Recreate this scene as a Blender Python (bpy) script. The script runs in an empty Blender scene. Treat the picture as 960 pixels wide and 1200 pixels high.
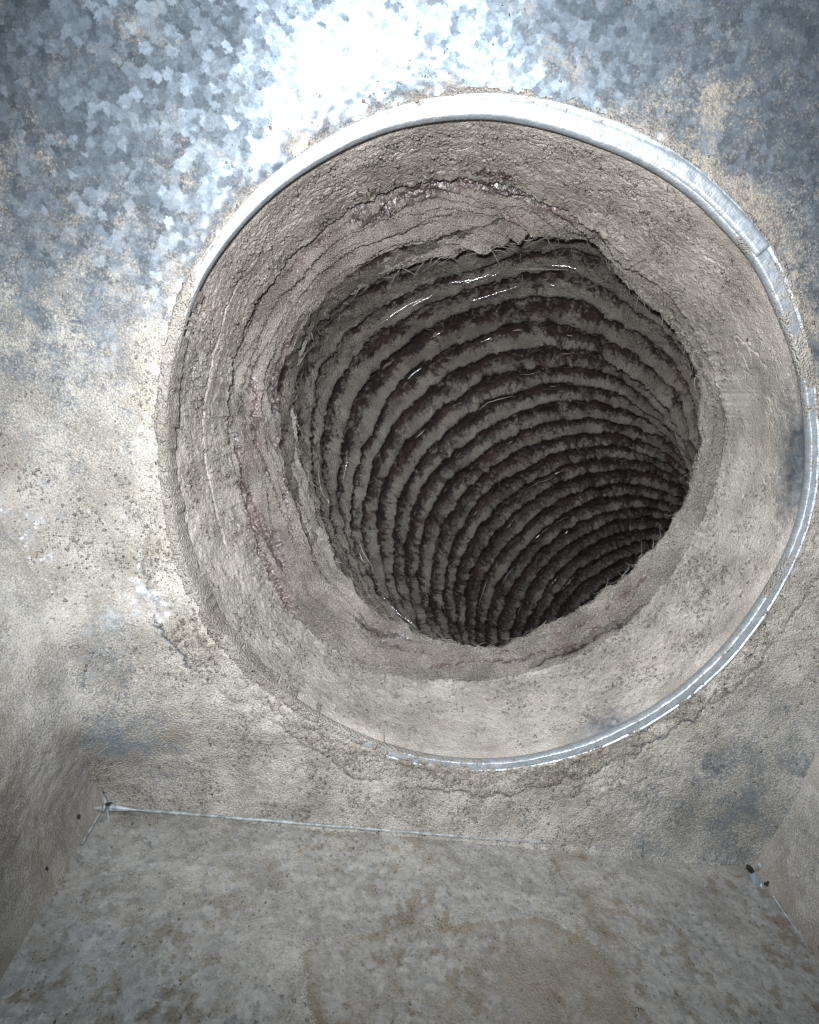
import bpy, math, random
import numpy as np
from mathutils import Matrix, Vector

random.seed(4)
RNG = np.random.default_rng(11)
scene = bpy.context.scene
COL = scene.collection

# ------------------------------------------------------------------ camera
CAM = np.array([-0.037, -0.1698, 0.018])          # metres; the panel with the hole is the plane y = 0
FPX = 673.7                                        # focal length in pixels of a 960 x 1200 picture
PITCH, YAW, ROLL = -0.2004, -0.0806, -0.1531


def cam_rot(p, y, r):
    cp, sp = math.cos(p), math.sin(p)
    cy, sy = math.cos(y), math.sin(y)
    cr, sr = math.cos(r), math.sin(r)
    a = np.array([[cy, -sy, 0], [sy, cy, 0], [0, 0, 1]])
    b = np.array([[1, 0, 0], [0, cp, -sp], [0, sp, cp]])
    c = np.array([[cr, 0, sr], [0, 1, 0], [-sr, 0, cr]])
    return a @ b @ c


CM = cam_rot(PITCH, YAW, ROLL)
cam_data = bpy.data.cameras.new('camera')
cam_data.sensor_fit = 'VERTICAL'
cam_data.sensor_height = 36.0
cam_data.lens = FPX / 1200 * 36.0
cam_data.clip_start = 0.002
cam_data.clip_end = 50
cam = bpy.data.objects.new('camera', cam_data)
COL.objects.link(cam)
mw = Matrix.Identity(4)
for i in range(3):
    mw[i][0] = CM[i, 0]
    mw[i][1] = CM[i, 2]
    mw[i][2] = -CM[i, 1]
    mw[i][3] = CAM[i]
cam.matrix_world = mw
scene.camera = cam

# ------------------------------------------------------------------ light: the hand torch / flash above the lens
world = bpy.data.worlds.new('World')
scene.world = world
world.use_nodes = True
wb = world.node_tree.nodes['Background']
wb.inputs[0].default_value = (0.75, 0.85, 1.0, 1)
wb.inputs[1].default_value = 0.02


def add_lamp(name, pos, aim, size, watts, col, beam=180):
    d = bpy.data.lights.new(name, 'AREA')
    d.shape = 'DISK'
    d.size = size
    d.energy = watts
    d.color = col
    d.spread = math.radians(beam)
    o = bpy.data.objects.new(name, d)
    COL.objects.link(o)
    o.location = pos
    o.rotation_euler = (Vector(aim) - Vector(pos)).to_track_quat('-Z', 'Y').to_euler()
    return o


add_lamp('phone_flash', (-0.050, -0.182, 0.033), (-0.015, 0.02, 0.010), 0.012, 0.51, (0.975, 0.99, 1.0), 99)
add_lamp('work_lamp', (-0.058, -0.20, 0.152), (-0.01, 0.0, 0.04), 0.035, 0.36, (0.84, 0.93, 1.0), 120)

vs = scene.view_settings
vs.view_transform = 'Standard'
vs.look = 'None'
vs.exposure = 0.0
vs.gamma = 1.0
vs.use_curve_mapping = False
scene.cycles.use_denoising = True
scene.cycles.adaptive_threshold = 0.025
scene.cycles.max_bounces = 3
scene.cycles.diffuse_bounces = 2
scene.cycles.glossy_bounces = 2

# ------------------------------------------------------------------ helpers


def at(px, py, y):
    """point on the plane y seen at pixel (px, py) of the 960 x 1200 picture"""
    d = CM @ np.array([(px - 480) / FPX, 1, -(py - 600) / FPX])
    return CAM + d * ((y - CAM[1]) / d[1])


def at_floor(px, py, z):
    d = CM @ np.array([(px - 480) / FPX, 1, -(py - 600) / FPX])
    return CAM + d * ((z - CAM[2]) / d[2])


def h3(i, j, k, s):
    n = (i.astype(np.uint32) * np.uint32(374761393) + j.astype(np.uint32) * np.uint32(668265263)
         + k.astype(np.uint32) * np.uint32(2246822519) + np.uint32(s * 974634777 % 4294967291))
    n = (n ^ (n >> np.uint32(13))) * np.uint32(1274126177)
    n = n ^ (n >> np.uint32(16))
    n = n * np.uint32(2654435761)
    return (n ^ (n >> np.uint32(15)))


def pn(x, y, z, seed=0):
    """gradient noise, about -1..1"""
    x, y, z = np.broadcast_arrays(np.asarray(x, float), np.asarray(y, float), np.asarray(z, float))
    xi, yi, zi = np.floor(x), np.floor(y), np.floor(z)
    fx, fy, fz = x - xi, y - yi, z - zi
    xi, yi, zi = xi.astype(np.int64), yi.astype(np.int64), zi.astype(np.int64)
    u = fx * fx * fx * (fx * (fx * 6 - 15) + 10)
    v = fy * fy * fy * (fy * (fy * 6 - 15) + 10)
    w = fz * fz * fz * (fz * (fz * 6 - 15) + 10)
    out = np.zeros(x.shape)
    for a in (0, 1):
        wa = u if a else 1 - u
        for b in (0, 1):
            wb_ = v if b else 1 - v
            for c in (0, 1):
                wc = w if c else 1 - w
                h = h3(xi + a, yi + b, zi + c, seed)
                gx = ((h & np.uint32(255)).astype(float) / 127.5 - 1)
                gy = (((h >> np.uint32(8)) & np.uint32(255)).astype(float) / 127.5 - 1)
                gz = (((h >> np.uint32(16)) & np.uint32(255)).astype(float) / 127.5 - 1)
                out += wa * wb_ * wc * (gx * (fx - a) + gy * (fy - b) + gz * (fz - c))
    return out * 1.25


def fbm(P, wl, oct=4, gain=0.5, seed=0, stretch=(1, 1, 1)):
    """fractal noise; P (..., 3) in metres, wl = first wavelength in metres"""
    o = np.zeros(P.shape[:-1])
    a = 1.0
    for k in range(oct):
        s = (2.03 ** k) / wl
        o += a * pn(P[..., 0] * s * stretch[0], P[..., 1] * s * stretch[1], P[..., 2] * s * stretch[2], seed + k)
        a *= gain
    return o


def ridged(P, wl, oct=3, seed=0, stretch=(1, 1, 1)):
    o = np.zeros(P.shape[:-1])
    a = 1.0
    for k in range(oct):
        s = (2.03 ** k) / wl
        o += a * np.abs(pn(P[..., 0] * s * stretch[0], P[..., 1] * s * stretch[1], P[..., 2] * s * stretch[2], seed + k))
        a *= 0.5
    return o


def sstep(a, b, x):
    t = np.clip((x - a) / (b - a), 0, 1)
    return t * t * (3 - 2 * t)


def mesh_grid(name, V, closed=False, keep=None, attrs=None, smooth=True, flip=False):
    """V (n, m, 3): n rows (closed around if asked) by m columns"""
    n, m = V.shape[:2]
    idx = np.arange(n * m).reshape(n, m)
    if closed:
        idx2 = np.vstack([idx, idx[:1]])
    else:
        idx2 = idx
    q = np.stack([idx2[:-1, :-1], idx2[1:, :-1], idx2[1:, 1:], idx2[:-1, 1:]], -1)
    if flip:
        q = q[..., ::-1]
    if keep is not None:
        q = q[keep]
    q = q.reshape(-1, 4)
    used = np.unique(q)
    remap = np.full(n * m, -1)
    remap[used] = np.arange(len(used))
    q = remap[q]
    co = V.reshape(-1, 3)[used]
    me = bpy.data.meshes.new(name)
    me.vertices.add(len(co))
    me.vertices.foreach_set('co', co.astype(np.float32).ravel())
    me.loops.add(len(q) * 4)
    me.loops.foreach_set('vertex_index', q.astype(np.int32).ravel())
    me.polygons.add(len(q))
    me.polygons.foreach_set('loop_start', np.arange(0, len(q) * 4, 4, dtype=np.int32))
    me.polygons.foreach_set('use_smooth', np.full(len(q), smooth))
    for k, a in (attrs or {}).items():
        at_ = me.attributes.new(k, 'FLOAT', 'POINT')
        at_.data.foreach_set('value', a.reshape(-1)[used].astype(np.float32))
    me.update(calc_edges=True)
    return me


def mesh_raw(name, co, faces, smooth=True, attrs=None):
    me = bpy.data.meshes.new(name)
    me.from_pydata([tuple(c) for c in co], [], faces)
    me.polygons.foreach_set('use_smooth', np.full(len(me.polygons), smooth))
    for k, a in (attrs or {}).items():
        at_ = me.attributes.new(k, 'FLOAT', 'POINT')
        at_.data.foreach_set('value', np.asarray(a, np.float32))
    me.update()
    return me


def thing(name, label, cat, loc):
    o = bpy.data.objects.new(name, None)
    o.empty_display_size = 0.02
    o.location = loc
    COL.objects.link(o)
    o['label'] = label
    o['category'] = cat
    return o


def part(name, me, mat, parent=None, label=None, kind=None):
    o = bpy.data.objects.new(name, me)
    me.materials.append(mat)
    COL.objects.link(o)
    if parent is not None:
        o.parent = parent
        base = Vector(parent.location)
        q = parent.parent
        while q is not None:
            base += Vector(q.location)
            q = q.parent
        o.location = -base if parent.type == 'EMPTY' else (0, 0, 0)
    if label:
        o['label'] = label
    if kind:
        o['kind'] = kind
    return o


# ------------------------------------------------------------------ materials
def new_mat(name):
    m = bpy.data.materials.new(name)
    m.use_nodes = True
    nt = m.node_tree
    nt.nodes.clear()
    out = nt.nodes.new('ShaderNodeOutputMaterial')

    class B:
        pass
    b = B()
    b.m, b.nt, b.out = m, nt, out

    def node(t, **kw):
        n = nt.nodes.new(t)
        for k, v in kw.items():
            setattr(n, k, v)
        return n

    def link(a, c):
        nt.links.new(a, c)
    tc = node('ShaderNodeTexCoord')
    mp = node('ShaderNodeVectorMath', operation='SCALE')
    mp.inputs[3].default_value = 1000.0             # millimetres
    link(tc.outputs['Object'], mp.inputs[0])
    b.mm = mp.outputs[0]
    b.node, b.link = node, link

    def noise(scale, detail=4, rough=0.55, vec=None, dist=0.0):
        n = node('ShaderNodeTexNoise')
        n.inputs['Scale'].default_value = scale
        n.inputs['Detail'].default_value = detail
        n.inputs['Roughness'].default_value = rough
        n.inputs['Distortion'].default_value = dist
        link(vec or b.mm, n.inputs['Vector'])
        return n.outputs['Fac']

    def mth(op, a, c=None, d=None, clamp=False):
        n = node('ShaderNodeMath', operation=op)
        n.use_clamp = clamp
        for i, x in enumerate((a, c, d)):
            if x is None:
                continue
            if isinstance(x, (int, float)):
                n.inputs[i].default_value = x
            else:
                link(x, n.inputs[i])
        return n.outputs[0]

    def attr(name):
        n = node('ShaderNodeAttribute')
        n.attribute_name = name
        return n.outputs['Fac']

    def mixc(f, a, c):
        n = node('ShaderNodeMix', data_type='RGBA')
        if isinstance(f, (int, float)):
            n.inputs[0].default_value = f
        else:
            link(f, n.inputs[0])
        for i, x in ((6, a), (7, c)):
            if isinstance(x, tuple):
                n.inputs[i].default_value = (*x, 1)
            else:
                link(x, n.inputs[i])
        return n.outputs[2]

    def rng(x, a, c, lo=0.0, hi=1.0):
        n = node('ShaderNodeMapRange')
        n.interpolation_type = 'SMOOTHSTEP'
        for i, v in enumerate((a, c, lo, hi)):
            n.inputs[i + 1].default_value = v
        link(x, n.inputs[0])
        return n.outputs[0]

    def vor(scale, feature='F1', vec=None, rand=1.0):
        n = node('ShaderNodeTexVoronoi', feature=feature)
        n.inputs['Scale'].default_value = scale
        n.inputs['Randomness'].default_value = rand
        link(vec or b.mm, n.inputs['Vector'])
        return n

    def bump(height, strength, dist, normal=None):
        n = node('ShaderNodeBump')
        n.inputs['Strength'].default_value = strength
        n.inputs['Distance'].default_value = dist
        link(height, n.inputs['Height'])
        if normal is not None:
            link(normal, n.inputs['Normal'])
        return n.outputs['Normal']

    def bsdf(base, rough, metal=0.0, normal=None, spec=0.5, sheen=0.0):
        n = node('ShaderNodeBsdfPrincipled')
        for key, x in (('Base Color', base), ('Roughness', rough), ('Metallic', metal)):
            if isinstance(x, tuple):
                n.inputs[key].default_value = (*x, 1)
            elif isinstance(x, (int, float)):
                n.inputs[key].default_value = x
            else:
                link(x, n.inputs[key])
        n.inputs['Specular IOR Level'].default_value = spec
        if normal is not None:
            link(normal, n.inputs['Normal'])
        return n.outputs[0]

    def mixs(f, a, c):
        n = node('ShaderNodeMixShader')
        if isinstance(f, (int, float)):
            n.inputs[0].default_value = f
        else:
            link(f, n.inputs[0])
        link(a, n.inputs[1])
        link(c, n.inputs[2])
        return n.outputs[0]
    b.noise, b.mth, b.attr, b.mixc, b.rng, b.vor, b.bump, b.bsdf, b.mixs = noise, mth, attr, mixc, rng, vor, bump, bsdf, mixs

    def done(s):
        link(s, out.inputs['Surface'])
        return m
    b.done = done
    return b


def galv_shader(b, cell=0.34, tilt=0.075, dark=(0.27, 0.325, 0.385), light=(0.50, 0.575, 0.655), dif=0.40, d0=(0.06, 0.075, 0.092), d1=(0.20, 0.232, 0.265)):
    # warped coordinates so the spangles are ragged
    wn = b.node('ShaderNodeTexNoise')
    wn.inputs['Scale'].default_value = 0.8
    wn.inputs['Detail'].default_value = 3
    wn.inputs['Roughness'].default_value = 0.7
    b.link(b.mm, wn.inputs['Vector'])
    sub = b.node('ShaderNodeVectorMath', operation='MULTIPLY_ADD')
    b.link(wn.outputs['Color'], sub.inputs[0])
    sub.inputs[1].default_value = (2.6, 2.6, 2.6)
    b.link(b.mm, sub.inputs[2])
    v1 = b.vor(cell, 'SMOOTH_F1', vec=sub.outputs[0])
    v1.inputs['Smoothness'].default_value = 0.4
    v2 = b.vor(cell * 2.4, vec=sub.outputs[0])

    def cen(c, k):
        n = b.node('ShaderNodeVectorMath', operation='MULTIPLY_ADD')
        b.link(c, n.inputs[0])
        n.inputs[1].default_value = (k, k, k)
        n.inputs[2].default_value = (-k / 2, -k / 2, -k / 2)
        return n.outputs[0]

    def addv(a, c):
        n = b.node('ShaderNodeVectorMath', operation='ADD')
        b.link(a, n.inputs[0])
        b.link(c, n.inputs[1])
        return n.outputs[0]
    geo = b.node('ShaderNodeNewGeometry')
    g = addv(addv(cen(v1.outputs['Color'], tilt), cen(v2.outputs['Color'], tilt * 0.7)), cen(wn.outputs['Color'], tilt * 0.8))
    nn = b.node('ShaderNodeVectorMath', operation='NORMALIZE')
    b.link(addv(geo.outputs['Normal'], g), nn.inputs[0])
    sep = b.node('ShaderNodeSeparateColor')
    b.link(v1.outputs['Color'], sep.inputs[0])
    sep2 = b.node('ShaderNodeSeparateColor')
    b.link(v2.outputs['Color'], sep2.inputs[0])
    tone = b.mth('ADD', b.mth('MULTIPLY', sep.outputs[0], 0.42), b.mth('MULTIPLY', sep2.outputs[1], 0.33))
    tone = b.mth('ADD', tone, b.mth('MULTIPLY', b.rng(b.noise(1.6, 2, 0.7), 0.3, 0.7), 0.25))
    col = b.mixc(tone, dark, light)
    rough = b.rng(sep.outputs[1], 0, 1, 0.27, 0.45)
    m1 = b.bsdf(col, rough, 1.0, nn.outputs[0])
    m2 = b.bsdf(b.mixc(tone, d0, d1), 0.6, 0.0, nn.outputs[0], spec=0.3)
    return b.mixs(dif, m1, m2)


def dust_shader(b, c_lo=(0.125, 0.122, 0.117), c_hi=(0.335, 0.329, 0.318), c_brown=(0.28, 0.243, 0.205),
                bump_k=1.0, crumb=0.9, brown=None):
    """powder: salt and pepper tone, only a whisper of relief"""
    n1 = b.noise(0.07, 3, 0.6)
    n2 = b.noise(2.4, 2, 0.85)
    t = b.rng(b.mth('ADD', b.mth('MULTIPLY', n1, 0.32), b.mth('MULTIPLY', n2, 0.68)), 0.40, 0.60)
    col = b.mixc(t, c_lo, c_hi)
    bf = b.rng(b.noise(0.11, 4, 0.65, dist=0.6), 0.52, 0.74, 0, 0.28)
    if brown is not None:
        bf = b.mth('ADD', bf, b.mth('MULTIPLY', brown, 0.75), clamp=True)
    col = b.mixc(bf, col, c_brown)
    nrm = b.bump(b.noise(3.4 * crumb, 2, 0.85), 0.55 * bump_k, 0.0006)
    return b.bsdf(col, 0.97, 0.0, nrm, spec=0.08)


def dust_shader(b, c_lo=(0.23, 0.212, 0.186), c_hi=(0.45, 0.425, 0.385), c_brown=(0.29, 0.243, 0.195),
                bump_k=1.0, crumb=0.9, brown=None):
    n1 = b.noise(0.06, 3, 0.6)
    n2 = b.noise(2.6, 2, 0.8)
    t = b.rng(b.mth('ADD', b.mth('MULTIPLY', n1, 0.40), b.mth('MULTIPLY', n2, 0.60)), 0.42, 0.60)
    col = b.mixc(t, c_lo, c_hi)
    bf = b.rng(b.noise(0.11, 4, 0.65, dist=0.6), 0.52, 0.74, 0, 0.45)
    if brown is not None:
        bf = b.mth('ADD', bf, b.mth('MULTIPLY', brown, 0.75), clamp=True)
    col = b.mixc(bf, col, c_brown)
    v = b.vor(crumb * 1.7, 'F1')
    hgt = b.mth('ADD', b.mth('MULTIPLY', v.outputs['Distance'], -1.3), b.mth('MULTIPLY', b.noise(3.2, 2, 0.8), 0.8))
    nrm = b.bump(hgt, 1.0 * bump_k, 0.0008)
    return b.bsdf(col, 0.95, 0.0, nrm, spec=0.12)


def make_panel_mat(name, cell=0.34, dust_kw={}, lo=0.0, edge=2.0, gal={}):
    b = new_mat(name)
    g = galv_shader(b, cell, **gal)
    d = dust_shader(b, brown=b.attr('brown'), **dust_kw)
    n = b.mth('ADD', b.mth('MULTIPLY', b.noise(0.10, 4, 0.7, dist=0.5), 1.1), b.mth('MULTIPLY', b.noise(1.3, 3, 0.8), 1.4))
    n = b.mth('SUBTRACT', n, 1.25)
    f = b.mth('ADD', b.mth('MULTIPLY', b.mth('ADD', b.mth('SUBTRACT', b.attr('dust'), 0.5), n), edge), 0.5, clamp=True)
    f = b.rng(f, 0, 1, 0.0, 1.0)
    return b.done(b.mixs(f, g, d))


def make_film_mat(name, dust_kw={}, film_col=(0.030, 0.018, 0.017), film_rough=0.36, edge=3.5, brk=1.0, bare=False, fspec=0.6):
    b = new_mat(name)
    d = dust_shader(b, **dust_kw)
    crease = b.bump(b.noise(0.5, 2, 0.6, dist=1.2), 0.6, 0.0012)
    fcol = b.mixc(b.rng(b.noise(0.08, 4, 0.6), 0.4, 0.7), film_col, (film_col[0] * 2.0, film_col[1] * 1.75, film_col[2] * 1.7))
    f1 = b.bsdf(fcol, film_rough, 0.0, crease, spec=fspec)
    n = b.mth('ADD', b.mth('MULTIPLY', b.noise(0.45, 4, 0.75, dist=0.4), 1.3 * brk), b.mth('MULTIPLY', b.noise(2.0, 2, 0.8), 0.7 * brk))
    n = b.mth('SUBTRACT', n, 1.0 * brk)
    f = b.mth('ADD', b.mth('MULTIPLY', b.mth('ADD', b.mth('SUBTRACT', b.attr('film'), 0.5), n), edge), 0.5, clamp=True)
    if bare:
        g = galv_shader(b, 0.36)
        fb = b.mth('ADD', b.mth('MULTIPLY', b.mth('SUBTRACT', b.mth('ADD', b.attr('bare'), b.mth('MULTIPLY', b.noise(0.35, 4, 0.75), 0.9)), 0.95), 2.2), 0.5, clamp=True)
        return b.done(b.mixs(fb, b.mixs(f, d, f1), g))
    return b.done(b.mixs(f, d, f1))


MAT_WALL = make_panel_mat('dusty_galvanised_steel', 0.40, edge=1.6, dust_kw=dict(bump_k=0.5))
MAT_FLOOR = make_panel_mat('dusty_floor_steel', 0.40, edge=1.7, gal=dict(dif=0.75, d0=(0.12, 0.115, 0.106), d1=(0.48, 0.465, 0.44)),
                           dust_kw=dict(c_lo=(0.18, 0.169, 0.15), c_hi=(0.43, 0.412, 0.378), c_brown=(0.185, 0.152, 0.114), bump_k=0.4))
MAT_SIDE = make_panel_mat('dusty_side_steel', 0.36, edge=1.6, gal=dict(dif=0.7),
                          dust_kw=dict(c_lo=(0.20, 0.190, 0.173), c_hi=(0.48, 0.46, 0.425), c_brown=(0.26, 0.222, 0.18), bump_k=0.3))
MAT_SLEEVE = make_film_mat('caked_dust', dict(c_lo=(0.23, 0.207, 0.186), c_hi=(0.44, 0.405, 0.368), c_brown=(0.34, 0.298, 0.262), crumb=1.1, bump_k=0.4), bare=True)
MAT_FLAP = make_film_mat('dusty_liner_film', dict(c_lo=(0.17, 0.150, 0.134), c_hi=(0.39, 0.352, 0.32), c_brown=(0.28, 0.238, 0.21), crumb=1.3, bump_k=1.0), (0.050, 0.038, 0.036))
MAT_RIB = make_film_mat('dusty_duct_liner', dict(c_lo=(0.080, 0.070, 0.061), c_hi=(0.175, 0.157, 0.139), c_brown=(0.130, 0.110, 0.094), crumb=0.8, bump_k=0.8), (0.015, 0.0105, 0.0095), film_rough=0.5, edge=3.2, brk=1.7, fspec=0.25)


def lip_mat():
    b = new_mat('scratched_zinc')
    comb = b.node('ShaderNodeCombineXYZ')
    b.link(b.mth('MULTIPLY', b.attr('arc'), 1400.0), comb.inputs[0])
    b.link(b.mth('MULTIPLY', b.attr('across'), 2.2), comb.inputs[1])
    st = b.noise(1.0, 3, 0.6, vec=comb.outputs[0])
    sp = b.noise(0.35, 4, 0.6)
    col = b.mixc(b.rng(st, 0.3, 0.7), (0.30, 0.34, 0.38), (0.58, 0.62, 0.66))
    nrm = b.bump(st, 0.5, 0.0004, b.bump(sp, 0.4, 0.001))
    m1 = b.bsdf(col, b.rng(sp, 0.3, 0.7, 0.42, 0.62), 1.0, nrm)
    m2 = b.bsdf((0.42, 0.46, 0.50), 0.6, 0.0, nrm, spec=0.4)
    zinc = b.mixs(0.35, m1, m2)
    d = dust_shader(b)
    n = b.mth('ADD', b.mth('MULTIPLY', b.noise(0.2, 6, 0.7), 1.3), b.mth('MULTIPLY', b.noise(1.4, 5, 0.75), 0.8))
    n = b.mth('SUBTRACT', n, 1.05)
    f = b.mth('ADD', b.mth('MULTIPLY', b.mth('ADD', b.mth('SUBTRACT', b.attr('dust'), 0.5), n), 5.0), 0.5, clamp=True)
    return b.done(b.mixs(f, zinc, d))


MAT_LIP = lip_mat()


def plain(name, base, rough, metal=0.0, spec=0.5, var=0.3, scale=0.8):
    b = new_mat(name)
    n = b.noise(scale, 5, 0.7)
    dark = tuple(c * (1 - var) for c in base)
    return b.done(b.bsdf(b.mixc(b.rng(n, 0.35, 0.65), dark, base), rough, metal, b.bump(n, 0.3, 0.0004), spec))


MAT_SEAM = plain('bare_folded_steel', (0.62, 0.66, 0.68), 0.35, 0.5, 0.5, 0.55, 0.35)
MAT_TAB = plain('bluish_cut_steel', (0.40, 0.50, 0.56), 0.38, 0.7)
MAT_HOLE = plain('dark_gap', (0.022, 0.019, 0.016), 0.9)
MAT_FIBRE = plain('pale_fibre', (0.42, 0.385, 0.34), 0.35, 0.0, 0.7)
MAT_FIBRE_D = plain('grey_lint', (0.20, 0.18, 0.16), 0.9, 0.0, 0.2)
MAT_FLECK = plain('shiny_fleck', (0.85, 0.88, 0.90), 0.2, 0.9)
MAT_CLUMP = new_mat('loose_dust')
MAT_CLUMP = MAT_CLUMP.done(dust_shader(MAT_CLUMP, c_lo=(0.22, 0.198, 0.172), c_hi=(0.40, 0.37, 0.335), c_brown=(0.28, 0.24, 0.20)))


# ------------------------------------------------------------------ outlines
CX, CY = 575.0, 508.0
LIP_OUT = [(575, 103), (640, 110), (700, 126), (760, 152), (810, 182), (860, 226), (900, 270), (930, 330), (950, 400), (960, 470), (963, 530), (957, 590), (940, 645), (912, 703), (858, 777), (800, 828), (740, 864), (680, 888), (610, 903), (540, 905), (470, 894), (400, 868), (340, 835), (285, 792), (240, 735), (208, 660), (193, 590), (186, 520), (187, 450), (198, 385), (222, 320), (262, 262), (310, 208), (370, 165), (430, 133), (500, 110)]
LIP_IN = [(575, 140), (640, 152), (700, 172), (760, 198), (810, 232), (850, 272), (885, 312), (912, 370), (935, 430), (945, 490), (947, 550), (940, 600), (922, 650), (895, 697), (845, 764), (790, 814), (735, 848), (675, 873), (610, 889), (540, 891), (475, 880), (410, 856), (350, 822), (300, 780), (255, 728), (225, 660), (207, 590), (201, 520), (204, 450), (215, 390), (240, 325), (275, 275), (325, 225), (385, 185), (445, 157), (510, 143)]
C1 = [(575, 208), (640, 232), (700, 268), (750, 315), (800, 362), (838, 430), (852, 500), (845, 560), (822, 620), (790, 670), (745, 725), (690, 765), (630, 788), (560, 800), (490, 797), (430, 787), (375, 752), (325, 700), (295, 630), (275, 560), (263, 490), (270, 420), (295, 360), (340, 300), (390, 255), (450, 222), (515, 205)]
C2 = [(560, 290), (620, 275), (690, 278), (735, 325), (775, 360), (805, 400), (825, 455), (826, 510), (815, 560), (800, 605), (775, 640), (730, 690), (680, 715), (630, 742), (580, 762), (530, 757), (480, 742), (430, 712), (395, 670), (365, 610), (350, 560), (340, 500), (340, 450), (350, 405), (385, 360), (430, 330), (490, 305)]


def ring_curve(pts, depth, n, blur=2.0):
    """traced closed outline set at its own depth behind the panel -> (radius, depth) by angle about the collar axis"""
    P = []
    for (x, y) in pts:
        p = at(x, y, 0.0)
        a = math.atan2(p[2], p[0])
        P.append(at(x, y, depth(a)))
    P = np.array(P)
    a = np.arctan2(P[:, 2], P[:, 0])
    r = np.hypot(P[:, 0], P[:, 2])
    o = np.argsort(a)
    a, r = a[o], r[o]
    aa = np.r_[a - 2 * np.pi, a, a + 2 * np.pi]
    rr = np.r_[r, r, r]
    th = np.linspace(-np.pi, np.pi, n, endpoint=False)
    R = np.interp(th, aa, rr)
    k = max(1, int(n * blur / 360))
    ker = np.hanning(2 * k + 3)
    ker /= ker.sum()
    R = np.convolve(np.r_[R[-2 * k:], R, R[:2 * k]], ker, 'same')[2 * k:-2 * k]
    return th, R


def curve_at(th, cv):
    t, r = cv
    return np.interp(th, np.r_[t, t[0] + 2 * np.pi], np.r_[r, r[0]], period=2 * np.pi)


D1 = lambda a: 0.046
D2 = lambda a: 0.066 - 0.012 * math.cos(a) + 0.004 * math.sin(a)
cv_out = ring_curve(LIP_OUT, lambda a: -0.002, 1440, 5)
cv_in = ring_curve(LIP_IN, lambda a: -0.002, 1440, 5)
_m, _h = 0.5 * (cv_out[1] + cv_in[1]), 0.5 * (cv_out[1] - cv_in[1])
cv_out = (cv_out[0], _m + 0.80 * _h)
cv_in = (cv_in[0], _m - 0.80 * _h)
cv_c1 = ring_curve(C1, D1, 1440, 6)
cv_c2 = ring_curve(C2, D2, 1440, 5)


def ang(px, py):
    p = at(px, py, 0.0)
    return math.atan2(p[2], p[0])


# ------------------------------------------------------------------ box of galvanised sheet
ZF = -0.128
BL = at(120, 942, 0.0)
BR = at(883, 1013, 0.0)
LU = at(-10, 625, 0.0)                               # on the fold between back and left sheets
RU = at(950, 903, 0.0)
box = thing('sheet_metal_box', 'dusty galvanised sheet metal box around the round duct opening', 'metal box', (0, 0, ZF))


def field(P, ctl, power=3.0):
    """smooth value interpolated from control points (x, z, value)"""
    w = np.zeros(P.shape[:-1])
    s = np.zeros(P.shape[:-1])
    for (x, z, v) in ctl:
        d2 = (P[..., 0] - x) ** 2 + (P[..., 2] - z) ** 2 + 1e-5
        k = d2 ** (-power / 2)
        w += k
        s += k * v
    return s / w


def left_x(z):
    return BL[0] + (LU[0] - BL[0]) * (z - BL[2]) / (LU[2] - BL[2])


def right_x(z):
    return BR[0] + (RU[0] - BR[0]) * (z - BR[2]) / (RU[2] - BR[2])


# back panel: a grid with the hole cut out
step = 0.00062
zz = np.arange(ZF - 0.0006, 0.162, step)
nx = 460
V = np.zeros((len(zz), nx, 3))
for i, z in enumerate(zz):
    xl = max(left_x(z), -0.19)
    xr = min(right_x(z), 0.15)
    V[i, :, 0] = np.linspace(xl, xr, nx)
    V[i, :, 2] = z
rad = np.hypot(V[..., 0], V[..., 2])
tha = np.arctan2(V[..., 2], V[..., 0])
r_out = curve_at(tha, cv_out)
dr = rad - r_out
ctl = []
for (x, y, v) in [
    (60, 30, .12), (250, 40, .12), (420, 60, .10), (560, 50, .14), (700, 40, .16), (860, 40, .16), (940, 120, .22),
    (120, 150, .18), (300, 120, .16), (60, 300, .28), (180, 260, .22), (560, 90, .30), (700, 95, .26), (830, 130, .42), (930, 250, .30),
    (900, 200, .34), (200, 300, .34), (120, 340, .38), (40, 420, .46), (120, 430, .54), (180, 420, .66), (60, 520, .60), (150, 520, .70),
    (30, 640, .88), (0, 560, .85), (20, 470, .72), (20, 400, .60), (50, 360, .46), (110, 640, .95), (60, 660, .95), (170, 620, .88), (110, 690, .90), (150, 720, .55), (145, 800, .46), (150, 850, .44), (190, 840, .56), (90, 760, .72), (60, 700, .85),
    (220, 780, .90), (250, 860, .86), (180, 910, .75), (330, 910, .92), (450, 930, .95), (560, 940, .92), (660, 940, .84), (760, 930, .68),
    (840, 900, .52), (870, 960, .50), (800, 960, .60), (930, 850, .62), (900, 780, .80), (940, 700, .84), (820, 860, .78), (110, 900, .95), (130, 930, .85)]:
    p = at(x, y, 0.0)
    ctl.append((p[0], p[2], v))
dust = field(V, ctl)
n_big = fbm(V, 0.022, 5, 0.55, 3)
n_fine = fbm(V, 0.0035, 4, 0.6, 9)
rg = ridged(V, 0.006, 4, 21)
# dust swept up against the ring
crust = np.exp(-np.maximum(dr, 0) / 0.005) * sstep(-0.2, 0.5, fbm(V, 0.018, 4, 0.6, 31) + 0.25)
blot = sstep(0.22, 0.50, fbm(V, 0.017, 4, 0.6, 61)) * sstep(-0.03, 0.03, V[..., 2])
dust = dust + 0.42 * crust + 0.10 * n_big + 0.17 * blot - 0.06 * sstep(0.0, 0.05, V[..., 2])
thick = sstep(0.35, 0.95, dust)
h = thick * (0.00055 + 0.0007 * n_big + 0.00030 * n_fine - 0.0005 * (np.abs(rg) - 0.35)) + 0.0010 * crust * (1 + 0.6 * n_fine)
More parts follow.
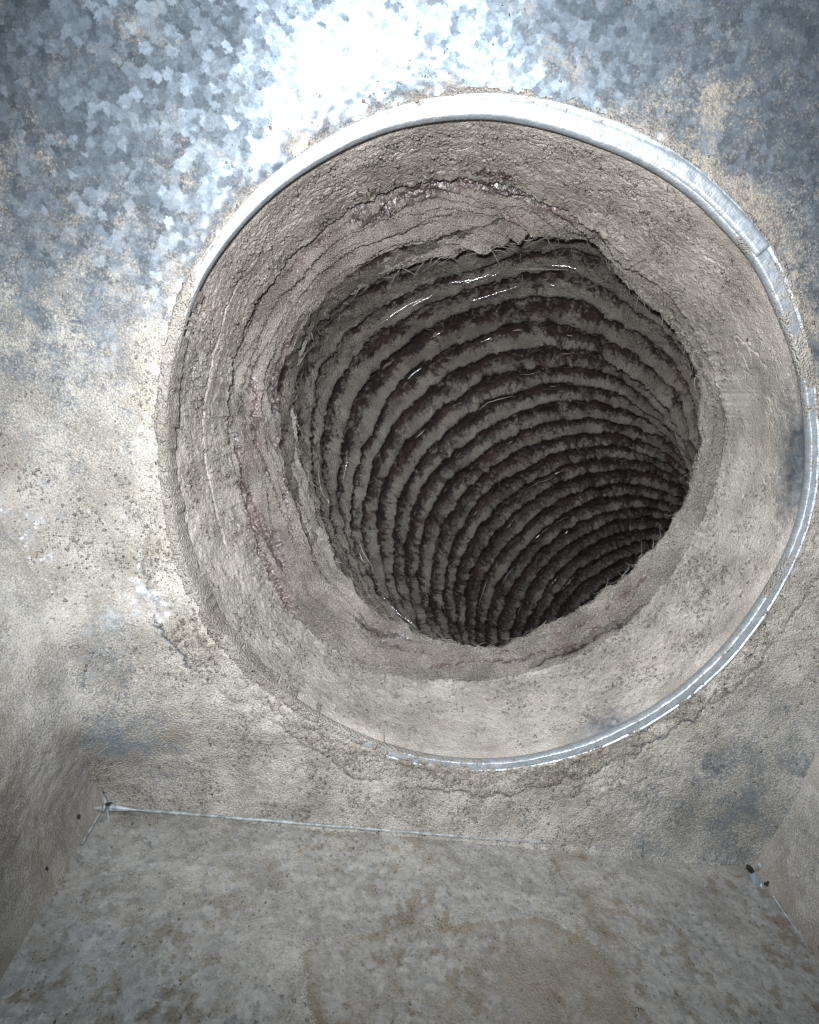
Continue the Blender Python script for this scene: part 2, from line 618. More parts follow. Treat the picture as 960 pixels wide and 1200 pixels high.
# sheet is not dead flat
h += 0.0012 * fbm(V, 0.09, 2, 0.5, 51)
# crust edge peeled off the panel below left and along the bottom of the ring
band = 0.0085 + 0.004 * pn(tha * 3.1, 0.3, 1.7, 5) + 0.0026 * pn(tha * 22, 1.3, 0.2, 6) + 0.0013 * pn(tha * 80, 2.3, 0.2, 7)
amt = np.clip(np.exp(-((tha - ang(300, 800)) / 0.42) ** 2) + 0.9 * np.exp(-((tha - ang(690, 885)) / 0.45) ** 2)
              + 0.45 * np.exp(-((tha - ang(500, 900)) / 0.3) ** 2) + 0.5 * np.exp(-((tha - ang(940, 680)) / 0.2) ** 2), 0, 1)
amt = amt * sstep(-0.5, 0.15, pn(tha * 7.3, 0.9, 0.4, 15))
h += amt * 0.0021 * sstep(0.0006, -0.0006, dr - band)
groove = amt * np.exp(-((dr - band - 0.0003) / 0.0006) ** 2)
h -= 0.0010 * groove
# crazed crust below the ring on the right
pz = at(720, 890, 0.0)
near = np.exp(-((V[..., 0] - pz[0]) ** 2 + (V[..., 2] - pz[2]) ** 2) / 0.022 ** 2)
craze = np.abs(fbm(V, 0.012, 3, 0.5, 77))
h -= near * 0.0009 * np.exp(-(craze / 0.05) ** 2)
# coves along the folds
dl = V[..., 0] - np.array([max(left_x(z), -0.19) for z in zz])[:, None]
drr = np.array([min(right_x(z), 0.15) for z in zz])[:, None] - V[..., 0]
df = V[..., 2] - ZF
zf_ = sstep(0.0, 0.045, df) * (1 - sstep(0.065, 0.125, df))
cove = (0.0012 + 0.027 * zf_) * np.exp(-dl / (0.005 + 0.023 * zf_)) + (0.0012 + 0.006 * zf_) * np.exp(-drr / 0.009) + 0.0012 * np.exp(-df / 0.003)
V[..., 1] = -(h + cove)
brown = np.zeros_like(h)
for (x, y, s, a) in [(50, 240, .010, .5), (70, 100, .012, .5), (300, 45, .008, .55), (620, 30, .012, .4), (860, 110, .014, .6), (930, 140, .010, .6), (890, 190, .010, .6),
                     (110, 905, .008, .9), (350, 170, .006, .5), (700, 880, .02, .25)]:
    p = at(x, y, 0.0)
    brown += a * np.exp(-((V[..., 0] - p[0]) ** 2 + (V[..., 2] - p[2]) ** 2) / s ** 2)
brown = brown + 0.5 * np.exp(-np.maximum(dr, 0) / 0.006) * sstep(-0.02, 0.06, V[..., 2]) + 0.62 * sstep(0.02, 0.06, V[..., 2]) + 0.35 * amt * sstep(0.001, -0.001, dr - band)
dust = dust - 1.3 * groove
WALL_V = V
WALL_W = (thick ** 2 * (0.10 + sstep(-0.1, 0.5, fbm(V, 0.015, 3, 0.6, 821))) + 0.9 * crust * sstep(-0.3, 0.3, n_big) + 1.2 * amt * sstep(0.001, -0.001, dr - band)) * (dr > -0.001)
keep_v = dr > -0.0022
keep = keep_v[:-1, :-1] & keep_v[1:, :-1] & keep_v[1:, 1:] & keep_v[:-1, 1:]
me = mesh_grid('back_panel', V, keep=keep, attrs=dict(dust=dust, brown=np.clip(brown, 0, 1)), flip=False)
back_panel = part('back_panel', me, MAT_WALL, box, 'upright back sheet, bare spangled zinc above, dust caked below')

# floor panel
FLp = at_floor(0, 1150, ZF)
FRp = at_floor(960, 1128, ZF)


def fl_x(y, a, b):
    return a[0] + (b[0] - a[0]) * y / b[1]


yy = np.linspace(0.0006, -0.085, 190)
nxf = 520
V = np.zeros((len(yy), nxf, 3))
for i, y in enumerate(yy):
    V[i, :, 0] = np.linspace(fl_x(y, BL, FLp), fl_x(y, BR, FRp), nxf)
    V[i, :, 1] = y
V[..., 2] = ZF + (BR[2] - BL[2]) * (V[..., 0] - BL[0]) / (BR[0] - BL[0])
n_big = fbm(V, 0.02, 5, 0.55, 103)
n_fine = fbm(V, 0.003, 4, 0.6, 109)
dl = V[..., 0] - V[:, :1, 0]
drr = V[:, -1:, 0] - V[..., 0]


def poly_dist(V, pts):
    d = np.full(V.shape[:2], 9.0)
    for a, c in zip(pts[:-1], pts[1:]):
        ab = c[:2] - a[:2]
        ap = V[..., :2] - a[:2]
        t = np.clip((ap @ ab) / (ab @ ab), 0, 1)
        q = ap - t[..., None] * ab
        d = np.minimum(d, np.hypot(q[..., 0], q[..., 1]))
    return d


stain_pts = [at_floor(x, y, ZF) for (x, y) in [(368, 1215), (360, 1150), (356, 1112), (400, 1098), (470, 1088), (560, 1080), (640, 1078), (690, 1100), (718, 1140), (745, 1215)]]
sd = poly_dist(V, np.array(stain_pts)) + 0.0012 * n_big + 0.0007 * n_fine
# inside of the stain outline
jx = V[..., 0] + 0.0016 * n_big + 0.0010 * n_fine
jy = V[..., 1] + 0.0016 * fbm(V, 0.018, 4, 0.6, 171) + 0.0008 * n_fine
poly = np.array(stain_pts)[:, :2]
inside = np.zeros(jx.shape, bool)
for (xa, ya), (xb, yb) in zip(poly, np.roll(poly, -1, 0)):
    hit = (ya > jy) != (yb > jy)
    inside ^= hit & (jx < (xb - xa) * (jy - ya) / (yb - ya + 1e-12) + xa)
inside = inside.astype(float)
ridge_l = np.exp(-(sd / 0.0021) ** 2)
streak = np.exp(-(poly_dist(V, np.array([at_floor(x, y, ZF) for (x, y) in [(690, 1060), (718, 1110), (740, 1215)]])) / 0.004) ** 2)
patch_n = sstep(-0.4, 0.5, fbm(V, 0.03, 3, 0.5, 160))
ridge_l = ridge_l * (0.45 + 0.55 * patch_n)
mott = sstep(0.06, 0.42, fbm(V, 0.0042, 3, 0.6, 141, (1, 0.85, 1))) * (0.35 + 0.65 * sstep(0.3, -0.3, fbm(V, 0.05, 2, 0.5, 142)))
dust = 0.38 + 0.18 * n_big + 0.34 * mott + 0.22 * np.exp(yy / 0.012)[:, None] + 0.35 * ridge_l + 0.40 * inside * patch_n + 0.25 * streak
brown = 0.9 * ridge_l * inside + 0.95 * inside * (0.4 + 0.6 * patch_n) + 0.75 * streak + 0.5 * np.exp(-dl / 0.006) + 0.55 * np.exp(-drr / 0.010) + 0.80 * mott + 0.35 * np.exp(yy / 0.01)[:, None] * sstep(0, 0.5, n_big)
h = (0.0002 * n_fine + 0.0005 * n_big) * sstep(0, 0.008, dl) * sstep(0, 0.008, drr) + 0.0004 * ridge_l + 0.0016 * (np.exp(-dl / 0.004) + np.exp(-drr / 0.005))
h += 0.00022 * np.exp(-((V[..., 1] + 0.021 + 0.0008 * n_big) / 0.0012) ** 2) * sstep(-0.10, -0.07, V[..., 0])
V[..., 2] += h
FLOOR_V = V
FLOOR_W = 0.15 + mott + ridge_l + 1.2 * np.exp(yy / 0.006)[:, None]
me = mesh_grid('bottom_panel', V, attrs=dict(dust=dust, brown=np.clip(brown, 0, 1)), flip=True)
bottom_panel = part('bottom_panel', me, MAT_FLOOR, box, 'flat bottom sheet with mottled zinc spangle and a brown stain outline')


# side panels
def side_panel(name, a0, up, fl, sgn, label):
    nu, nv = 260, 200
    u = np.linspace(0, 1, nu)
    v = np.linspace(0, 1, nv)
    e_up = np.array(up) - np.array(a0)
    e_up = e_up / np.linalg.norm(e_up) * 0.20
    e_fl = np.array(fl) - np.array(a0)
    e_fl = e_fl / np.linalg.norm(e_fl) * 0.10
    V = a0 + u[:, None, None] * e_up + v[None, :, None] * e_fl
    nrm = np.cross(e_up, e_fl)
    nrm /= np.linalg.norm(nrm)
    if nrm[0] * sgn < 0:
        nrm = -nrm
    nb_ = fbm(V, 0.02, 5, 0.55, 203)
    nf = fbm(V, 0.0035, 4, 0.6, 209)
    uu = u[:, None] * 0.20
    vv = v[None, :] * 0.10
    zf_ = sstep(0.0, 0.045, uu * 0.95) * (1 - sstep(0.065, 0.125, uu * 0.95))
    quiet = sstep(0.0, 0.008, uu) * sstep(0.0, 0.006, vv)
    h = (0.0003 * nf + 0.0007 * nb_) * quiet + ((0.0012 + 0.027 * zf_) * np.exp(-vv / (0.005 + 0.023 * zf_)) if sgn > 0 else (0.0012 + 0.006 * zf_) * np.exp(-vv / 0.009)) + 0.0014 * np.exp(-uu / 0.004)
    V = V + nrm * h[..., None]
    dust = 0.86 + 0.16 * nb_ - 0.10 * uu / 0.1
    brown = 0.35 * sstep(0.0, 0.5, nb_) + 0.7 * np.exp(-uu / 0.014) + 0.3 * np.exp(-vv / 0.008)
    me = mesh_grid(name, V, attrs=dict(dust=dust, brown=np.clip(brown, 0, 1)), flip=(sgn > 0))
    return part('side_panel', me, MAT_SIDE, box, label), nrm


left_panel, LN = side_panel('side_panel', BL, LU, FLp, 1, 'left side sheet coated in brownish grey dust')
right_panel, RN = side_panel('side_panel', BR, RU, FRp, -1, 'right side sheet coated in brownish dust')


# folded seam along the bottom of the back panel: bare bright edge broken by dust
def bead(name, p0, p1, r0, wob, n, mat, parent, seed, off=(0, 0, 0), rfun=None, label=None):
    t = np.linspace(0, 1, n)
    P = np.array(p0)[None] * (1 - t[:, None]) + np.array(p1)[None] * t[:, None] + np.array(off)
    ln = np.linalg.norm(np.array(p1) - np.array(p0))
    P = P + wob * np.stack([pn(t * ln / 0.01, 0.5, 0.5, seed), pn(t * ln / 0.01, 1.5, 0.5, seed + 1), pn(t * ln / 0.01, 2.5, 0.5, seed + 2)], -1)
    r = r0 * (1 + 0.35 * pn(t * ln / 0.004, 3.5, 0.5, seed + 3))
    if rfun is not None:
        r = r * rfun(t)
    d = (np.array(p1) - np.array(p0)) / ln
    a = np.cross(d, [0.3, 0.5, 0.8])
    a /= np.linalg.norm(a)
    c = np.cross(d, a)
    k = 8
    ph = np.arange(k) / k * 2 * np.pi
    V = P[:, None] + r[:, None, None] * (np.cos(ph)[None, :, None] * a + np.sin(ph)[None, :, None] * c)
    V = np.concatenate([V, V[:, :1]], 1)
    me = mesh_grid(name, V)
    return part(name, me, mat, parent, label)


bead('seam_edge', BL + np.array([0.0006, -0.0022, 0.0007]), at(650, 987, 0) * np.array([1, 0, 1]) + np.array([0, -0.0022, 0.0012]), 0.00052, 0.00025, 400, MAT_SEAM, box, 301,
     rfun=lambda t: 1 - 0.75 * sstep(0.3, 0.7, t) * (0.5 + 0.5 * np.sign(np.sin(t * 97))) * 0.4 - 0.5 * sstep(0.75, 1, t), label='bright bare folded edge along the floor joint')
bead('seam_edge', BL + (FLp - BL) * 0.02 + LN * 0.0016 + np.array([0, 0, 0.001]), BL + (FLp - BL) * 0.33 + LN * 0.0016 + np.array([0, 0, 0.0010]), 0.00034, 0.0001, 80, MAT_SEAM, box, 311)
bead('seam_edge', BR + (FRp - BR) * 0.42 + RN * 0.0020 + np.array([0, 0, 0.001]), BR + (FRp - BR) * 0.95 + RN * 0.0018 + np.array([0, 0, 0.0010]), 0.00030, 0.0001, 80, MAT_SEAM, box, 315,
     rfun=lambda t: 1.0 - 0.7 * t)


def sheet_piece(name, pts, thick, mat, parent, label=None):
    """small bent tab: an outline of 3-D points extruded by its own normal"""
    P = np.array(pts, float)
    n = np.cross(P[1] - P[0], P[2] - P[0])
    n /= np.linalg.norm(n)
    if np.dot(n, CAM - P[0]) < 0:
        n = -n
    co = list(P) + list(P - n * thick)
    k = len(P)
    f = [tuple(range(k)), tuple(range(2 * k - 1, k - 1, -1))] + [(i, k + i, k + (i + 1) % k, (i + 1) % k) for i in range(k)]
    return part(name, mesh_raw(name, co, f, smooth=False), mat, parent, label)


def blob(name, c, rx, ry, rz, mat, parent, seed, label=None, tilt=0.0, n=14, m=20, amp=0.35):
    u = np.linspace(0.02, np.pi - 0.02, n)
    w = np.linspace(0, 2 * np.pi, m, endpoint=False)
    S = np.stack([np.sin(u)[None] * np.cos(w)[:, None], np.sin(u)[None] * np.sin(w)[:, None], np.cos(u)[None] * np.ones_like(w)[:, None]], -1)
    k = 1 + amp * pn(S[..., 0] * 2.2 + seed, S[..., 1] * 2.2, S[..., 2] * 2.2, seed)
    S = S * k[..., None] * np.array([rx, ry, rz])
    ct, stt = math.cos(tilt), math.sin(tilt)
    X = S[..., 0] * ct - S[..., 2] * stt
    Z = S[..., 0] * stt + S[..., 2] * ct
    S = np.stack([X, S[..., 1], Z], -1) + np.array(c)
    return part(name, mesh_grid(name, S, closed=True), mat, parent, label)


# torn corner at the left: dark pinhole with crimped bright creases
c = at(128, 942, -0.0045)
blob('corner_gap', c, 0.0011, 0.0007, 0.00042, MAT_HOLE, back_panel, 7, 'small dark hole in the lower left corner', tilt=0.45)
for (x0, y0, x1, y1, r) in [(124, 940, 117, 922, .00055), (122, 946, 108, 947, .0009), (126, 949, 130, 971, .00050), (130, 946, 170, 950, .0010)]:
    bead('crease', at(x0, y0, -0.0062), at(x1, y1, -0.0062), r, 0.0001, 12, MAT_SEAM, back_panel, x1, rfun=lambda t: 1.05 - t)
# torn corner at the right: open gap with a bent bluish tab
c = at(879, 1018, -0.0050)
blob('corner_gap', c, 0.0021, 0.0009, 0.0009, MAT_HOLE, back_panel, 17, 'dark open gap in the lower right corner', tilt=-0.7)
c = at(899, 1037, -0.0100)
blob('corner_gap', c, 0.0010, 0.0007, 0.0013, MAT_HOLE, back_panel, 18, amp=0.8, tilt=-0.5)
sheet_piece('corner_tab', [at(879, 1026, -.0080), at(885, 1022, -.0084), at(893, 1034, -.0100), at(898, 1040, -.0108), at(894, 1052, -.0122), at(886, 1044, -.0104)], 0.0005, MAT_TAB, bottom_panel, 'bent bluish steel tab in the lower right corner')
sheet_piece('corner_tab', [at(886, 1013, -.0070), at(891, 1011, -.0074), at(892, 1016, -.0080), at(888, 1018, -.0072)], 0.0004, MAT_SEAM, bottom_panel)
# punched holes in the side sheets
for (x, y, frac) in [(91, 990, .22), (46, 1063, .56)]:
    p = BL + (FLp - BL) * frac
    q = p + (LU - BL) / np.linalg.norm(LU - BL) * 0.0060 - LN * 0.0001
    blob('punched_hole', q, 0.0006, 0.0007, 0.0008, MAT_HOLE, left_panel, int(x), 'small dark punched hole in the left sheet', amp=0.8)
p = BR + (FRp - BR) * 0.98 + (RU - BR) / np.linalg.norm(RU - BR) * 0.004 + RN * 0.0006
blob('punched_hole', p, 0.0008, 0.0012, 0.0008, MAT_HOLE, right_panel, 61)

# ------------------------------------------------------------------ collar
collar = thing('duct_collar', 'round galvanised duct collar with bright rim and dust caked sleeve', 'duct collar', (0, 0, -0.1))
NT = 1440
th = np.linspace(-np.pi, np.pi, NT, endpoint=False)
RI = curve_at(th, cv_in)
RO = curve_at(th, cv_out)
s = np.linspace(0, 1, 26)


def lip_profile(s):
    """height in front of the panel across the rim, inner edge (0) to outer edge (1)"""
    p = 0.0018 * sstep(-0.05, 0.10, s) * (1 - 0.85 * sstep(0.90, 1.0, s))
    p -= 0.0005 * np.exp(-((s - 0.72) / 0.05) ** 2)
    return p


prof = lip_profile(s)
rr = RI[:, None] + (RO - RI)[:, None] * s[None]
A = np.stack([rr * np.cos(th)[:, None], 0 * rr, rr * np.sin(th)[:, None]], -1)
wv = 0.00022 * pn(th[:, None] * 34, s[None] * 0.7, 0.0, 401) + 0.0004 * pn(th[:, None] * 7, s[None] * 0.4, 0.0, 402)
A[..., 1] = -(prof[None] + wv) - 0.0006
# inner roll of the rim turns back into the hole
roll = np.linspace(1, 0, 7)[:-1]
rb = RI[:, None] + 0.0006 * roll[None] ** 2 * 1.2 + 0.0 * roll[None]
Bk = np.stack([rb * np.cos(th)[:, None], 0.0016 * roll[None] * np.ones_like(rb) - 0.0005, rb * np.sin(th)[:, None]], -1)
L = np.concatenate([Bk, A], 1)
arc = np.repeat((th * 0.1)[:, None], L.shape[1], 1)
acr = np.repeat(np.r_[-roll * 0.3, s][None], NT, 0)


def bump_th(c, w):
    d = (th - c + np.pi) % (2 * np.pi) - np.pi
    return np.exp(-(d / w) ** 2)


dmask = 0.95 * bump_th(ang(187, 520), 0.42) + 0.75 * bump_th(ang(250, 745), 0.36) + 0.30 * bump_th(ang(400, 868), 0.30) + 0.18 * bump_th(ang(915, 680), 0.10) + 0.35 * bump_th(ang(895, 265), 0.03) + 0.3 * bump_th(ang(945, 420), 0.15)
dl_ = np.clip(dmask, 0, 1)[:, None] * np.ones_like(acr) + 0.40 * sstep(0.72, 1.02, acr) + 0.16 + 0.22 * bump_th(ang(940, 420), 0.7)[:, None] + 0.22 * (sstep(0.45, 0.05, acr) * sstep(0.15, -0.35, np.sin(th))[:, None])
me = mesh_grid('rim', L, closed=True, attrs=dict(arc=arc, across=acr, dust=dl_), flip=True)
rim = part('rim', me, MAT_LIP, collar, 'bright scratched zinc rim turned over the edge of the hole')

# overlapping end of the rim strip, top right
a0, a1 = ang(903, 285), ang(742, 165)
tt = np.linspace(min(a0, a1), max(a0, a1), 160)
ss = np.linspace(0.10, 0.80, 12)
ri, ro = curve_at(tt, cv_in), curve_at(tt, cv_out)
rr = ri[:, None] + (ro - ri)[:, None] * ss[None]
lift = 0.0011 * sstep(0.0, 0.06, (ss - 0.10) / 0.70)[None] * sstep(0, 0.06, (0.80 - ss) / 0.7)[None] * sstep(0, 0.015, (tt - tt[0]) / (tt[-1] - tt[0]))[:, None] * sstep(1, 0.6, (tt - tt[0]) / (tt[-1] - tt[0]))[:, None]
Y = -(lip_profile(ss)[None] + 0.0003 + lift + 0.00015 * pn(tt[:, None] * 30, ss[None] * 2, 0, 411)) - 0.0006
O = np.stack([rr * np.cos(tt)[:, None], Y, rr * np.sin(tt)[:, None]], -1)
me = mesh_grid('rim_overlap', O, attrs=dict(arc=np.repeat((tt * 0.1)[:, None], 12, 1), across=np.repeat(ss[None], 160, 0), dust=np.full((160, 12), 0.04)), flip=True)
part('rim_overlap', me, MAT_LIP, rim, 'overlapping end of the rim strip at upper right')

# sleeve, caked with dust, running back to the torn liner
NT2, NS = 2100, 170
th2 = np.linspace(-np.pi, np.pi, NT2, endpoint=False)
ri = curve_at(th2, cv_in) + 0.0022
r1 = curve_at(th2, cv_c1)
u = np.linspace(0, 1, NS)
depth0 = 0.0012
cth, sth = np.cos(th2)[:, None], np.sin(th2)[:, None]
jag = 0.0012 * pn(th2 * 9, 0.2, 0.7, 421) + 0.0008 * pn(th2 * 31, 0.2, 0.7, 422) + 0.0005 * pn(th2 * 90, 0.2, 0.7, 423)
e = 0.93                                               # last rows curl back behind the edge
uu = np.clip(u / e, 0, 1)
back = np.clip((u - e) / (1 - e), 0, 1)
r = ri[:, None] * (1 - uu[None]) + r1[:, None] * uu[None]
y = depth0 + (0.046 - depth0) * uu[None] * np.ones((NT2, 1))
P0 = np.stack([r * cth, y, r * sth], -1)
P0m = P0.copy()
nb_ = fbm(P0, 0.016, 4, 0.55, 430)
nf = fbm(P0, 0.0030, 4, 0.65, 440)
wl = np.abs(fbm(P0, 0.0022, 2, 0.5, 450))
P_SLEEVE = P0
# patches: smooth (lower right) against crumbly
sm_c = np.exp(-(((th2 - ang(900, 500) + np.pi) % (2 * np.pi) - np.pi) / 0.55) ** 2)[:, None] + 0.7 * np.exp(-(((th2 - ang(560, 880) + np.pi) % (2 * np.pi) - np.pi) / 0.6) ** 2)[:, None]
rough_p = np.exp(-(((th2 - ang(850, 760) + np.pi) % (2 * np.pi) - np.pi) / 0.22) ** 2)[:, None] * sstep(0.15, 0.35, u)[None]
smooth = np.clip(sm_c * sstep(1.0, 0.6, u)[None] * (1 - 0.9 * rough_p), 0, 1)
crumb = (1 - 0.92 * smooth)
cake = 0.0011 + 0.0005 * nb_ + crumb * (0.00022 * nf + 0.0004 * (wl - 0.3))
# ragged cracks in the cake, mostly round the top
ck = np.abs(fbm(P0, 0.020, 4, 0.6, 460, (1, 1.9, 1)) + 0.0)
topw = sstep(-0.2, 0.6, sth) * np.ones((1, NS))
crack = np.exp(-(ck / 0.020) ** 2) * topw * sstep(0.1, 0.3, u)[None] * sstep(0.0, 0.25, nb_)
ckl = np.abs(u[None] - (0.52 + 0.12 * pn(th2 * 2.5, 0.4, 0.1, 470) + 0.03 * pn(th2 * 14, 0.4, 0.1, 471) + 0.012 * pn(th2 * 60, 0.4, 0.1, 472))[:, None])
leftw = np.exp(-(((th2 - ang(215, 470) + np.pi) % (2 * np.pi) - np.pi) / 0.5) ** 2)[:, None]
crack = np.maximum(crack, 0.8 * leftw * np.exp(-(ckl / 0.010) ** 2))
cake -= 0.0016 * crack
cake *= sstep(0.0, 0.10, u)[None] * 0.75 + 0.25
rr = r - cake - jag[:, None] * uu[None] ** 3
rr = rr + 0.0065 * back[None] ** 0.8
y = y + 0.0035 * back[None] * (1 - 0.3 * back[None]) + 0.0012 * (fbm(P0, 0.006, 3, 0.6, 480)) * uu[None]
S = np.stack([rr * cth, y, rr * sth], -1)
film = np.clip(0.10 + 0.9 * crack, 0, 1) + 0.9 * sstep(0.15, 0.6, back)[None] * np.ones((NT2, 1))  # dark film tone put into the cracks and behind the edge as their shade
# film peeps through close to the torn edge at the top
film = film + 0.60 * np.exp(-(((th2 - ang(560, 190) + np.pi) % (2 * np.pi) - np.pi) / 0.55) ** 2)[:, None] * np.exp(-((u - 0.80) / 0.10) ** 2)[None] * sstep(-0.15, 0.35, fbm(P0, 0.018, 3, 0.5, 490))
film = film + 0.30 * (np.exp(-(((th2 - ang(300, 640) + np.pi) % (2 * np.pi) - np.pi) / 0.5) ** 2)[:, None]) * np.exp(-((u - 0.90) / 0.05) ** 2)[None]
w2 = lambda px, py, w: np.exp(-(((th2 - ang(px, py) + np.pi) % (2 * np.pi) - np.pi) / w) ** 2)[:, None]
bare = (w2(955, 540, 0.30) * sstep(0.50, 0.05, u)[None] + 0.85 * w2(720, 870, 0.16) * sstep(0.42, 0.05, u)[None] + 0.5 * w2(500, 900, 0.22) * sstep(0.35, 0.02, u)[None]) * 0.72
me = mesh_grid('sleeve', S, closed=True, attrs=dict(film=film, bare=bare), flip=False)
part('sleeve', me, MAT_SLEEVE, collar, 'inside of the collar caked with pale crumbly dust')

# dust crust lying over the buried stretches of the rim
sc_ = np.linspace(-0.004, 0.013, 60)                  # metres outward from the middle of the rim
rm = 0.5 * (RI + RO)
NT3 = 1440
base = np.where(np.abs(sc_)[None] < ((RO - RI) * 0.55)[:, None], 0.0031, 0.0005) * np.ones((NT3, 60))
wid = (RO - RI)[:, None] * 0.5
base = 0.0025 * sstep(1.35, 0.85, np.abs(sc_[None]) / wid) + 0.0003
rr = rm[:, None] + sc_[None]
P0 = np.stack([rr * np.cos(th)[:, None], 0 * rr, rr * np.sin(th)[:, None]], -1)
nb_ = fbm(P0, 0.012, 4, 0.6, 501)
nf = fbm(P0, 0.0026, 4, 0.65, 511)
cover = np.clip(1.25 * bump_th(ang(187, 500), 0.42) + 1.1 * bump_th(ang(215, 680), 0.30) + 0.45 * bump_th(ang(330, 830), 0.40) + 0.30 * bump_th(ang(500, 900), 0.5) + 0.12 * bump_th(ang(925, 680), 0.10), 0, 1.3)
out_only = 0.75 * sstep(0.0, 0.6, np.sin(th)) * (0.6 + 0.6 * pn(th * 6, 0.3, 0.3, 520)) + 0.55 * bump_th(ang(560, 905), 1.0)
pos = sc_[None] / wid
hh = cover[:, None] * 0.0024 * sstep(3.6, 0.6, np.abs(pos)) + np.clip(out_only, 0, 1)[:, None] * 0.0030 * np.exp(-((pos - 1.30) / 0.45) ** 2)
hh = hh - 0.0013 + 0.0009 * nb_ + 0.0010 * nf
hh = hh - 0.0045 * sstep(-0.2, -0.9, pos) * sstep(0.85, 0.25, cover[:, None] + 0.45 * nb_ + 0.35 * nf)
fall = sstep(-0.75, -1.25, pos)
P0[..., 1] = -(base + hh) + fall * (0.005 + 0.003 * nf)
P0[..., 0] += (0.0008 * nf + 0.0008 * nb_) * fall * np.cos(th)[:, None]
P0[..., 2] += (0.0008 * nf + 0.0008 * nb_) * fall * np.sin(th)[:, None]
crack = np.zeros_like(hh)
keepc = (hh > -0.0014) & (pos > -1.35)
kq = np.concatenate([keepc, keepc[:1]], 0)
kq = kq[:-1, :-1] & kq[1:, :-1] & kq[1:, 1:] & kq[:-1, 1:]
me = mesh_grid('dust_crust', P0, closed=True, keep=kq, attrs=dict(film=crack), flip=True)
part('dust_crust', me, MAT_CLUMP, collar, 'brownish dust packed over and round the rim', kind='stuff')

# ------------------------------------------------------------------ flexible duct
flex = thing('flexible_duct', 'ribbed flexible duct furred with dark dust, bending away inside the collar', 'flexible duct', (0.012, 0.06, -0.09))

# liner flap: torn dusty end of the inner film between collar and opening
NT4, NS4 = 1900, 120
th4 = np.linspace(-np.pi, np.pi, NT4, endpoint=False)
cth, sth = np.cos(th4)[:, None], np.sin(th4)[:, None]
r1 = curve_at(th4, cv_c1) + 0.0030
r2 = curve_at(th4, cv_c2)
d2 = np.array([D2(a) for a in th4])
u = np.linspace(0, 1, NS4)
e = 0.82
uu = np.clip(u / e, 0, 1)
back = np.clip((u - e) / (1 - e), 0, 1)
r = r1[:, None] * (1 - uu[None]) + r2[:, None] * uu[None] + 0.007 * np.clip(1 - uu[None] / 0.06, 0, 1)
d1 = np.minimum(0.0485, d2 - 0.004)
y = d1[:, None] * (1 - uu[None]) + d2[:, None] * uu[None]
P0 = np.stack([r * cth, y, r * sth], -1)
nb_ = fbm(P0, 0.014, 4, 0.6, 601)
nf = fbm(P0, 0.0028, 4, 0.65, 611)
ang4 = lambda px, py, w: np.exp(-(((th4 - ang(px, py) + np.pi) % (2 * np.pi) - np.pi) / w) ** 2)[:, None]
# cracks and torn film lines, traced from the photograph on to the liner surface
rel = (P0.reshape(-1, 3) - CAM) @ CM
pxx = (480 + FPX * rel[:, 0] / rel[:, 1]).reshape(NT4, NS4)
pyy = (600 - FPX * rel[:, 2] / rel[:, 1]).reshape(NT4, NS4)


def trace(lines):
    m = np.zeros((NT4, NS4))
    gu = np.arange(NS4) / NS4
    for width, pts in lines:
        tp, up = [], []
        for (x, y_) in pts:
            i = np.argmin((pxx[:, :int(NS4 * e)] - x) ** 2 + (pyy[:, :int(NS4 * e)] - y_) ** 2)
            a_, b__ = np.unravel_index(i, (NT4, int(NS4 * e)))
            tp.append(th4[a_])
            up.append(b__ / NS4)
        tp = np.unwrap(np.array(tp))
        up = np.array(up)
        o = np.argsort(tp)
        tp, up = tp[o], up[o]
        for sh in (-2 * np.pi, 0, 2 * np.pi):
            t_ = th4 + sh
            ok = (t_ > tp[0]) & (t_ < tp[-1])
            if not ok.any():
                continue
            uc = np.interp(t_, tp, up) + 0.022 * pn(t_ * 22, 0.3, width * 90, 880) + 0.016 * pn(t_ * 70, 0.3, width * 90, 881)
            taper = sstep(0, 0.12, (t_ - tp[0])) * sstep(0, 0.12, (tp[-1] - t_)) * (0.55 + 0.45 * pn(t_ * 17, 0.7, width * 70, 882))
            span = np.hypot(r1 - r2, d2 - np.minimum(0.0485, d2 - 0.004)) / e
            dist = np.abs(gu[None] - uc[:, None]) * span[:, None] / (width * np.clip(taper, 0.05, 1))[:, None]
            m = np.maximum(m, np.exp(-dist ** 2) * ok[:, None])
    return m


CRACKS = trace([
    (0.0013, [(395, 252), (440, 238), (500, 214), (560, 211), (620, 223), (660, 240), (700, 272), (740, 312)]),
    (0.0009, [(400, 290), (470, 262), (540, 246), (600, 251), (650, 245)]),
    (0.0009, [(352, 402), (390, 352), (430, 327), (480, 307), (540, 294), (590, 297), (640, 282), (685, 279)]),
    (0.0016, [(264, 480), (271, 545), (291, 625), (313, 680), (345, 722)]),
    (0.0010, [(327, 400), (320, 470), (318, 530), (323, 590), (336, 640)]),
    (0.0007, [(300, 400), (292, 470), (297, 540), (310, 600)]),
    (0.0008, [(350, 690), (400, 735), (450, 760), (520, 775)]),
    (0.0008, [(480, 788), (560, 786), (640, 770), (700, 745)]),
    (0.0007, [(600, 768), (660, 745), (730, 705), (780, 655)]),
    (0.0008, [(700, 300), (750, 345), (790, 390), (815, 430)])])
FILMS = trace([
    (0.0040, [(410, 240), (450, 228), (520, 206), (590, 212), (650, 235), (690, 262)]),
    (0.0030, [(268, 500), (280, 580), (300, 640)]),
    (0.0026, [(640, 772), (700, 742), (760, 690)]),
    (0.0026, [(330, 420), (322, 500), (326, 600)])])
